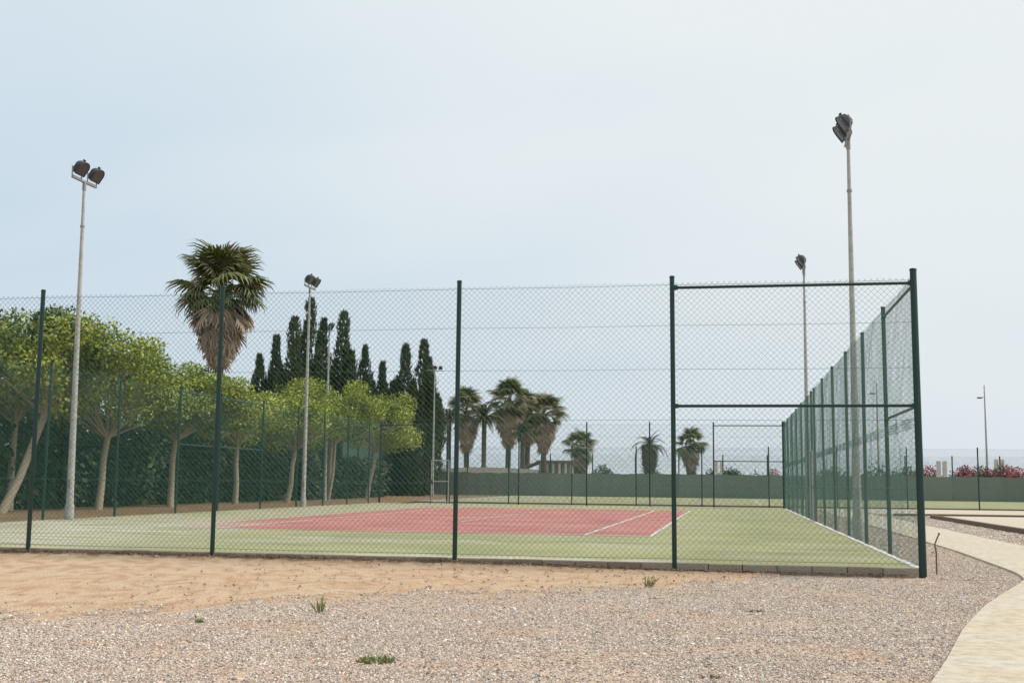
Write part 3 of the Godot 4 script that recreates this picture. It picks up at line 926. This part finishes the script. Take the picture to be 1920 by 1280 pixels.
func feather_frond(l: float, arch: float, c: Color, s: int) -> ArrayMesh:
	rng.seed = s
	var mb := MB.new()
	var pts := []
	var rad := []
	var n := 16
	for k in n + 1:
		var t := float(k) / n
		pts.append(Vector3(l * (t - 0.12 * arch * t * t * t), l * (0.25 * t - arch * 0.62 * t * t * t), 0)); rad.append(lerpf(0.035, 0.006, t))
	mb.tube(pts, rad, 4, c * 1.3)
	for k in range(2, n * 3):
		var t := k / (n * 3.0)
		var j := mini(int(t * n), n - 1)
		var p: Vector3 = (pts[j] as Vector3).lerp(pts[j + 1], t * n - j)
		var fw: Vector3 = ((pts[j + 1] as Vector3) - pts[j]).normalized()
		for sd in [-1.0, 1.0]:
			var ll := l * 0.16 * sin(PI * clampf(t * 0.92 + 0.08, 0, 1)) + 0.05
			var d: Vector3 = (Vector3(0, 0.15, sd) + fw * 0.75 + Vector3(0, -0.25, 0)).normalized()
			leaf(mb, p, d, (Vector3.UP + Vector3(0, 0, -sd) * 0.5).normalized(), ll, 0.026, c * rng.randf_range(.8, 1.2))
	return mb.mesh()
var feathers := []
func feather_palm(label: String, base: Vector3, h: float, crown: float, n: int, s: int, trunk_r := 0.22, stubs := 0.0) -> void:
	if feathers.is_empty():
		for k in 3: feathers.append(feather_frond(2.2, 0.7 + 0.35 * k, Color(.075, .09, .045), 340 + k))
	rng.seed = s
	var t := thing("feather_palm", label, "palm tree", base)
	var mb := MB.new()
	var prof := []
	for k in 15:
		var y := lerpf(-0.15, h, k / 14.0)
		prof.append(Vector2(trunk_r * (1.0 + 0.1 * (k % 2)) * (1.0 + stubs * smoothstep(0.45, 0.75, k / 14.0)), y))
	prof.append(Vector2(0.05, h + 0.2))
	mb.lathe(prof, 10)
	if stubs > 0.0:
		for k in 70:
			var a := k * 2.39996
			var y := h * lerpf(0.4, 0.98, k / 70.0)
			var o := Vector3(cos(a), 0, sin(a))
			mb.tube([Vector3(0, y, 0) + o * trunk_r, Vector3(0, y + 0.2, 0) + o * trunk_r * (1.4 + stubs)], [.05, .03], 4)
	part(t, "trunk", mb.mesh(), M.palm_bark)
	for k in n:
		var o := part(t, "frond", feathers[rng.randi() % 3], M.leaf)
		o.transform = Transform3D(frond_basis(k * 2.39996, lerpf(1.15, -0.45, (k + 0.5) / n) + rng.randf_range(-.1, .1), rng.randf_range(-.3, .3), crown / 2.2 * rng.randf_range(.85, 1.1)), Vector3(0, h, 0))
func shrub(called: String, label: String, category: String, base: Vector3, r: Vector3, n: int, tones: Array, size: float, s: int, group := "") -> void:
	rng.seed = s
	var t := thing(called, label, category, base, group)
	var stems := MB.new()
	for k in 9:
		var d := rand_dir()
		stems.tube([Vector3(d.x * .1, -0.1, d.z * .1), Vector3(d.x * r.x * .4, r.y * 0.7, d.z * r.z * .4), Vector3(d.x * r.x * .7, r.y * 1.5, d.z * r.z * .7)], [.03, .02, .008], 5)
	part(t, "stems", stems.mesh(), M.palm_bark)
	for ti in tones.size():
		var mb := MB.new()
		for k in 9:
			var d := rand_dir()
			leaf_clump(mb, Vector3(d.x * r.x * .6, r.y * (1.0 + d.y * .55), d.z * r.z * .6), r * Vector3(.5, .45, .5), int(n / 9.0 / tones.size()), size, tones[ti], 0.35)
		part(t, "foliage" if ti == 0 else "blossom", mb.mesh(), M.leaf if ti == 0 else M.dark_leaf)

func build_trees() -> void:
	# tree row behind the left fence
	leafy_tree("leafy tree with a pale trunk leaning strongly away from the hedge", Vector3(-25.3, GY + .05, -17.4), 6.4, 2.5, 3.2, Vector2(0.55, -1.2), 501)
	leafy_tree("tall leafy tree whose dense crown overhangs the twin floodlight pole", Vector3(-27.0, GY + .05, -20.3), 6.4, 2.3, 3.0, Vector2(-0.1, -0.2), 502)
	leafy_tree("leafy tree with a straight pale trunk forking low behind the fence", Vector3(-24.96, GY + .05, -22.6), 6.0, 2.5, 2.6, Vector2(0.05, -0.3), 503)
	leafy_tree("leafy tree with a slim grey trunk beside the braced fence bay", Vector3(-25.0, GY + .05, -28.2), 5.6, 2.5, 2.7, Vector2(0.0, -0.2), 504)
	leafy_tree("yellowish leafy tree with a thin straight trunk behind the braced fence bay", Vector3(-25.2, GY + .05, -35.0), 5.2, 2.4, 2.7, Vector2(0.05, 0.1), 505)
	leafy_tree("leafy tree with a slender trunk leaning beside the second light pole", Vector3(-24.6, GY + .05, -40.0), 5.2, 2.3, 2.7, Vector2(0.15, -0.6), 506)
	leafy_tree("leafy tree with a double trunk in front of the cypresses", Vector3(-24.8, GY + .05, -46.5), 6.5, 2.6, 3.0, Vector2(0.1, -0.2), 507, true)
	leafy_tree("last leafy tree of the row with a thin crooked trunk", Vector3(-25.0, GY + .05, -54.5), 6.0, 2.5, 2.9, Vector2(0.2, -1.0), 508)
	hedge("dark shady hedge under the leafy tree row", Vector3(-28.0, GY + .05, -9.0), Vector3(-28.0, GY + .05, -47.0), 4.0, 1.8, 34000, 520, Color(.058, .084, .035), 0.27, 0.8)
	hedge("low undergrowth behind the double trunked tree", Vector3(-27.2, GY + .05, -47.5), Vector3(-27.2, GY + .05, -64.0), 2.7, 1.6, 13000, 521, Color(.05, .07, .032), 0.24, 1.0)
	# cypresses
	var cy := [[487, 668, 0.75, -72, "small dark cypress beside the big palm"], [516, 632, 0.8, -74, "slim cypress standing left of the close pair"], [546, 598, 1.0, -70, "broad cypress pressed against the tallest one"], [580, 563, 1.05, -72, "tallest dark cypress right behind the second light pole"], [603, 602, 0.85, -75, "ragged cypress touching the tallest one"], [641, 588, 1.15, -74, "wide isolated cypress with a forked leaning tip"], [686, 652, 0.8, -78, "short pointed cypress behind the double trunked tree"], [716, 682, 0.65, -80, "smallest tattered cypress with two thin tips"], [757, 650, 0.85, -74, "narrow cypress next to the three lamp pole"], [794, 642, 1.0, -72, "cypress with a bent tip against the three lamp pole"]]
	for k in cy.size():
		var q: Array = cy[k]
		var top := at_z(q[0], q[1], q[3])
		cypress(q[4], Vector3(top.x, GY, q[3]), top.y - GY, q[2] * 2.15, 540 + k, rng.randf_range(-0.1, 0.35))
	# palms
	make_fans()
	var top := at_z(420, 452, -48)
	fan_palm("huge fan palm with a long brown skirt of dead fronds", Vector3(top.x, GY, -48), at_z(425, 535, -48).y - GY, 3.0, 3.0, 560, true, 0.3)
	var far := [[877, 775, 762, 2.3, 3.2, -100, "far fan palm at the edge of the palm group by the green post"], [953, 765, 750, 2.7, 3.0, -102, "tallest fan palm in the middle of the far palm group"], [988, 785, 772, 2.6, 1.8, -106, "fan palm squeezed between two taller ones in the far group"], [1020, 790, 772, 2.4, 2.6, -99, "far fan palm at the outer edge of the palm group facing open sky"]]
	for k in far.size():
		var q: Array = far[k]
		var p := at_z(q[0], q[2], q[5])
		fan_palm(q[6], Vector3(p.x, GY, q[5]), p.y - GY, q[3], q[4], 570 + k, false, 0.32)
	var p := at_z(1088, 833, -92)
	fan_palm("stout short fan palm standing alone beside the small house", Vector3(p.x, GY, -92), p.y - GY, 1.75, 1.5, 580, false, 0.75)
	p = at_z(1297, 828, -92)
	fan_palm("short fan palm with a shaggy grey skirt near the brace rails", Vector3(p.x, GY, -92), p.y - GY, 1.6, 2.0, 581, false, 0.5)
	p = at_z(908, 785, -92)
	feather_palm("slender feather palm with drooping pale fronds inside the palm group", Vector3(p.x, GY, -92), p.y - GY, 2.3, 34, 590)
	p = at_z(842, 790, -92)
	feather_palm("feather palm rising behind the grey framed gate", Vector3(p.x, GY, -92), p.y - GY, 2.2, 30, 591)
	p = at_z(826, 798, -88)
	feather_palm("thin wispy feather palm next to the three lamp pole", Vector3(p.x, GY, -88), p.y - GY, 1.7, 24, 592, 0.12)
	p = at_z(980, 812, -95)
	feather_palm("low feather palm half hidden by the far fan palms", Vector3(p.x, GY, -95), p.y - GY, 1.9, 30, 593)
	p = at_z(1218, 836, -92)
	feather_palm("lone feather palm with a swollen trunk and arching fronds", Vector3(p.x, GY, -92), p.y - GY, 1.9, 20, 594, 0.45, 0.5)

func build_far() -> void:
	# green and pink shrubs beyond the screens
	var gr := [Color(.06, .08, .035)]
	var pk := [Color(.06, .08, .035), Color(.42, .09, .13), Color(.52, .16, .2)]
	var list := [[1395, 866, 1.9, gr, "rounded green shrub beside the white masonry pillars"], [1375, 872, 1.2, gr, "small green shrub next to the rounded one"], [1330, 872, 1.1, gr, "green bush at the foot of the shaggy fan palm"], [1130, 868, 1.0, gr, "green bush beside the stout fan palm"], [1240, 878, 0.9, gr, "low bush under the lone feather palm"], [1452, 876, 1.0, pk, "small pink flowering bush behind the court corner"], [1560, 868, 1.7, gr, "green shrub seen through the path side fence"], [1650, 866, 1.8, gr, "broad green shrub seen through the path side fence"], [1700, 870, 1.4, gr, "green shrub right behind the fence corner post"], [1737, 868, 1.3, pk, "pink flowering bush beside the fence corner post"]]
	for k in 9:
		list.append([1806 + k * 15, 872 - (k % 3) * 2, 1.05, pk, "pink flowering bush in the long bed behind the windscreen"])
	for k in list.size():
		var q: Array = list[k]
		var p := at_z(q[0], q[1], -88)
		var hh := p.y - GY
		shrub("shrub" if q[3].size() == 1 else "flowering_bush", q[4], "shrub" if q[3].size() == 1 else "bush", Vector3(p.x, GY, -88.0 - (k % 3)), Vector3(q[2], hh * 0.5, 1.0), 1500, q[3], 0.2, 610 + k, "pink bushes in the bed" if k > 9 else "")
	var p := at_z(740, 868, -91)
	shrub("shrub", "olive green shrub between the gate and the palms", "shrub", Vector3(at_z(1758, 880, -89).x - 1.4, GY, -89.5), Vector3(1.0, 1.35, .8), 900, gr, .2, 640)
	# small house with a lean-to roof
	p = at_z(1042, 880, -100)
	var hs := thing("house", "small tan house with pale porch columns behind the palms", "house", Vector3(p.x, GY, -100))
	var ht := at_z(1042, 864, -100).y - GY
	var mb := MB.new()
	mb.box(Vector3(0, (ht - .15) * .5 - .1, -1.5), Vector3(3.4, ht + 0.05, 3.0))
	part(hs, "wall", mb.mesh(), M.tan_wall)
	mb = MB.new()
	mb.box(Vector3(0, ht - 0.04, -1.2), Vector3(3.8, 0.16, 4.0))
	mb.box(Vector3(-3.4, ht - 0.72, -1.2), Vector3(3.3, 0.12, 3.6), Basis(Vector3.BACK, 0.36))
	part(hs, "roof", mb.mesh(), M.roof)
	for k in 6:
		mb = MB.new()
		mb.box(Vector3(-1.4 + k * 0.62, (ht - .1) * .5 - .1, 0.5), Vector3(0.2, ht - 0.05, 0.2))
		part(hs, "column", mb.mesh(), M.white_wall)
	mb = MB.new()
	mb.box(Vector3(-3.3, 0.75, -1.3), Vector3(2.6, 1.75, 2.6))
	part(hs, "side_wall", mb.mesh(), M.tan_wall)
	# low earth bank left of the house
	mb = MB.new()
	var bank := []
	for k in 25:
		var t := k / 24.0
		var e := at_z(lerpf(815, 1010, t), 881.0 - 5.0 * sin(PI * pow(t, 0.8)) - rng.randf() * 1.2, -84)
		bank.append(e)
	for k in 24:
		var a: Vector3 = bank[k]; var b: Vector3 = bank[k + 1]
		var a0 := Vector3(a.x, GY - .05, -81.5); var b0 := Vector3(b.x, GY - .05, -81.5)
		var a1 := Vector3(a.x, GY - .05, -88.0); var b1 := Vector3(b.x, GY - .05, -88.0)
		mb.quad(a0, a, b, b0); mb.quad(a, a1, b1, b)
	structure("earth_bank", mb.mesh(), M.roof)
	# white masonry pillars and blocks
	var bl := [[1348, 863, 886, 22, "pair of white masonry pillars beside the rounded shrub"], [1766, 864, 889, 19, "pair of white masonry pillars between shrubs and pink bushes"], [1874, 861, 885, 18, "pale twin pillars rising behind the pink bushes"]]
	for q in bl:
		var a := at_z(q[0], q[1], -86 if q[0] < 1870 else -93)
		var z := -86.0 if q[0] < 1870 else -93.0
		var t := thing("masonry_pillars", q[4], "pillars", Vector3(a.x, GY, z))
		var hh: float = a.y - GY
		for s in [-1, 1]:
			mb = MB.new()
			mb.stone(Vector3(s * 0.24, hh * .5 - .05, 0), Vector3(0.3, hh + .1, 0.35), 0.02)
			part(t, "pillar", mb.mesh(), M.white_wall)
		mb = MB.new()
		mb.box(Vector3(-0.02, hh * .32 - .05, 0.02), Vector3(0.18, hh * .64 + .1, 0.12))
		part(t, "infill_wall", mb.mesh(), M.white_wall)
		mb = MB.new()
		mb.box(Vector3(0.24, hh * .3, 0.18), Vector3(0.1, hh * .5, 0.03))
		part(t, "door", mb.mesh(), M.dark)

func blade_plant(label: String, p: Vector3, h: float, w: float, n: int, c: Color, s: int, up := 1.0) -> void:
	rng.seed = s
	var t := thing("weed", label, "weed", p)
	var mb := MB.new()
	for k in n:
		var a := rng.randf() * TAU
		var o := Vector3(cos(a), 0, sin(a)) * w * sqrt(rng.randf())
		var d := (Vector3.UP * up + Vector3(cos(a), 0, sin(a)) * rng.randf_range(0.1, 0.8) + rand_dir() * 0.3).normalized()
		var nn := d.cross(rand_dir()).normalized()
		leaf(mb, o * 0.75 + Vector3(0, -0.01, 0), d, nn, h * rng.randf_range(0.5, 1.05), 0.007, c * rng.randf_range(0.7, 1.3))
		if up > 0.8 and k % 3 == 0:
			var q := o * 0.5 + d * h * rng.randf_range(.3, .9)
			leaf(mb, q, rand_dir(), rand_dir(), 0.04, 0.012, c * 1.2)
	part(t, "leaves", mb.mesh(), M.leaf)
func build_small() -> void:
	var g := Color(.19, .21, .08)
	blade_plant("upright yellowish weed growing at the edge of the bare earth", at_ground(1216, 1101), 0.17, 0.04, 30, Color(.26, .24, .10), 701)
	blade_plant("tall thin weed with a seed stalk in the gravel", at_ground(603, 1149), 0.17, 0.05, 20, g, 702)
	blade_plant("flat green mat of weed spread over the gravel", at_ground(706, 1240), 0.06, 0.15, 260, g, 703, 0.35)
	blade_plant("tiny green weed tuft alone in the gravel", at_ground(372, 1167), 0.05, 0.025, 26, g, 704)
	blade_plant("small flat weed patch close to the concrete path", at_ground(1418, 1147), 0.04, 0.09, 110, Color(.12, .11, .05), 705, 0.35)
	blade_plant("brownish weed patch in the gravel below the corner panel", at_ground(1332, 1271), 0.04, 0.08, 110, Color(.14, .11, .05), 706, 0.35)
	blade_plant("withered little weed patch in the open gravel", at_ground(1016, 1199), 0.035, 0.05, 60, Color(.15, .12, .06), 707, 0.4)
	blade_plant("dark weed head against the court kerb", at_ground(752, 1048), 0.12, 0.02, 22, Color(.05, .035, .025), 708)
	# bent iron stake
	var s := thing("iron_stake", "thin bent iron stake in the gravel beside the fence corner", "stake", at_ground(1757, 1079))
	var mb := MB.new()
	mb.tube([Vector3(0, -.08, 0), Vector3(0.005, .3, 0), Vector3(-0.012, .42, 0), Vector3(0.02, .5, 0.0), Vector3(0.05, .565, 0)], [.011, .011, .01, .01, .009], 8)
	part(s, "rod", mb.mesh(), M.rust)
	mb = MB.new()
	mb.box(Vector3(0.048, .565, 0), Vector3(0.026, 0.022, 0.022), Basis(Vector3.BACK, -0.5))
	part(s, "bent_head", mb.mesh(), M.rust)
	# pale stone by the kerb
	rng.seed = 720
	var stone_spots := [[291, 1049, .075, "white stone lying against the court kerb", M.white_stone], [1252, 1068, .05, "reddish stone beside the kerb post", M.rust], [962, 1144, .03, "flat white chip of stone in the gravel", M.white_stone]]
	for q in stone_spots:
		mb = MB.new()
		var pts := [Vector3(0, -.03, 0), Vector3(.005, 0.005, 0), Vector3(0.01, q[2] * .5, .004), Vector3(-.004, q[2] * .8, 0)]
		mb.tube(pts, [q[2] * .8, q[2], q[2] * .75, q[2] * .3], 7)
		var o := part(self, numbered("stone"), mb.mesh(), q[4])
		o.position = at_ground(q[0], q[1])
		meta(o, q[3], "stone")
	# dry leaves and clods along the kerb
	var mm := MultiMesh.new()
	mm.transform_format = MultiMesh.TRANSFORM_3D
	mm.use_colors = true
	var lm := MB.new()
	leaf(lm, Vector3(-.5, 0, 0), Vector3.RIGHT, Vector3.UP, 1.0, .3, Color.WHITE)
	leaf(lm, Vector3(-.3, .1, .1), Vector3(.8, .3, .4).normalized(), Vector3(-.3, .8, .1).normalized(), .7, .25, Color.WHITE)
	mm.mesh = lm.mesh()
	mm.instance_count = 4200
	for k in 4200:
		var x := rng.randf_range(-15.5, -0.2)
		var z := 0.045 + absf(rng.randfn(0.0, 0.11))
		if k > 1900:
			x = rng.randf_range(-9.5, -2.0); z = rng.randf_range(0.1, maxf(0.3, dirt_edge(x) + .5))
		if k > 3300:
			x = rng.randf_range(-15.5, -0.2); z = 0.045 + absf(rng.randfn(0.0, 0.07))
		elif k > 2300:
			x = rng.randf_range(-25, -18.8); z = rng.randf_range(-36, -10)
		var sc := rng.randf_range(0.02, 0.055)
		var y := (GY + 0.035 + 0.055 * smoothstep(0.55, 0.0, z) * smoothstep(-3.0, -6.5, x)) if k <= 2300 or k > 3300 else (0.012 if x > -19.6 else GY + .075)
		mm.set_instance_transform(k, Transform3D(Basis(rand_dir(), rng.randf_range(-.5, .5)) * Basis(Vector3.UP, rng.randf() * TAU) * Basis.from_scale(Vector3.ONE * sc), Vector3(x, y, z)))
		mm.set_instance_color(k, Color(.10, .06, .035).lerp(Color(.30, .2, .12), rng.randf()))
	var li := MultiMeshInstance3D.new()
	li.name = "leaf_litter"
	li.multimesh = mm
	li.material_override = M.pebble
	add_child(li)
	li.set_meta("kind", "stuff")
	meta(li, "dry brown leaves scattered along the court kerb", "leaf litter")

# ---------------------------------------------------------------- sky
func make_sky() -> ImageTexture:
	var w := 1024; var h := 512
	var f := FastNoiseLite.new()
	f.seed = 77; f.frequency = 1.1; f.fractal_octaves = 4
	var sun := sun_dir()
	var im := Image.create(w, h, false, Image.FORMAT_RGBF)
	for j in h:
		var th := PI * (j + 0.5) / h
		for k in w:
			var az := TAU * (k + 0.5) / w
			var d := Vector3(sin(th) * sin(az), cos(th), -sin(th) * cos(az))
			var y := maxf(d.y, 0.0)
			# thin veil of high cloud, denser towards the sun
			var p := Vector3(d.x, 0, d.z) / (y + 0.35)
			var cl := f.get_noise_3d(p.x * 0.9, p.z * 2.1, 3.0) * 0.8
			var g := smoothstep(-0.28, 0.56, d.dot(sun))
			var veil := clampf(0.05 + g * 1.05 + cl * 0.3, 0.0, 1.0)
			var c := Color(.50, .645, .77).lerp(Color(.79, .84, .855), veil)
			c = c.lerp(Color(.685, .745, .80), pow(1.0 - y, 5.0) * 0.8)
			if d.y < 0.0: c = Color(.45, .42, .38)
			im.set_pixel(k, j, c)
	return ImageTexture.create_from_image(im)
func sun_dir() -> Vector3:
	var az := deg_to_rad(76.0); var el := deg_to_rad(50.0)
	return Vector3(sin(az) * cos(el), sin(el), -cos(az) * cos(el))

func _ready() -> void:
	rng.seed = 1
	# camera
	var cam := Camera3D.new()
	cam.name = "camera"
	add_child(cam)
	cam.position = CAM
	cam.basis = cam_basis
	cam.fov = rad_to_deg(2.0 * atan(640.0 / FOCAL))
	cam.near = 0.1; cam.far = 4000.0
	cam.current = true
	# sky and air
	var env := Environment.new()
	env.background_mode = Environment.BG_SKY
	var sky := Sky.new()
	var pm := PanoramaSkyMaterial.new()
	pm.panorama = make_sky()
	sky.sky_material = pm
	env.sky = sky
	env.ambient_light_source = Environment.AMBIENT_SOURCE_SKY
	env.tonemap_mode = Environment.TONE_MAPPER_LINEAR
	env.tonemap_exposure = 1.04
	env.sdfgi_enabled = true; env.ssao_enabled = true; env.ssil_enabled = true
	var we := WorldEnvironment.new()
	we.name = "world_environment"
	we.environment = env
	add_child(we)
	# hazy sun
	var sun := DirectionalLight3D.new()
	sun.name = "sun"
	add_child(sun)
	sun.look_at_from_position(sun_dir() * 50.0, Vector3.ZERO)
	sun.light_color = Color(1.0, .97, .92)
	sun.light_energy = 0.95
	sun.light_angular_distance = 10.0
	sun.shadow_enabled = true
	make_materials()
	build_ground()
	build_paths()
	build_court()
	build_fences()
	build_lights()
	build_trees()
	build_far()
	build_small()
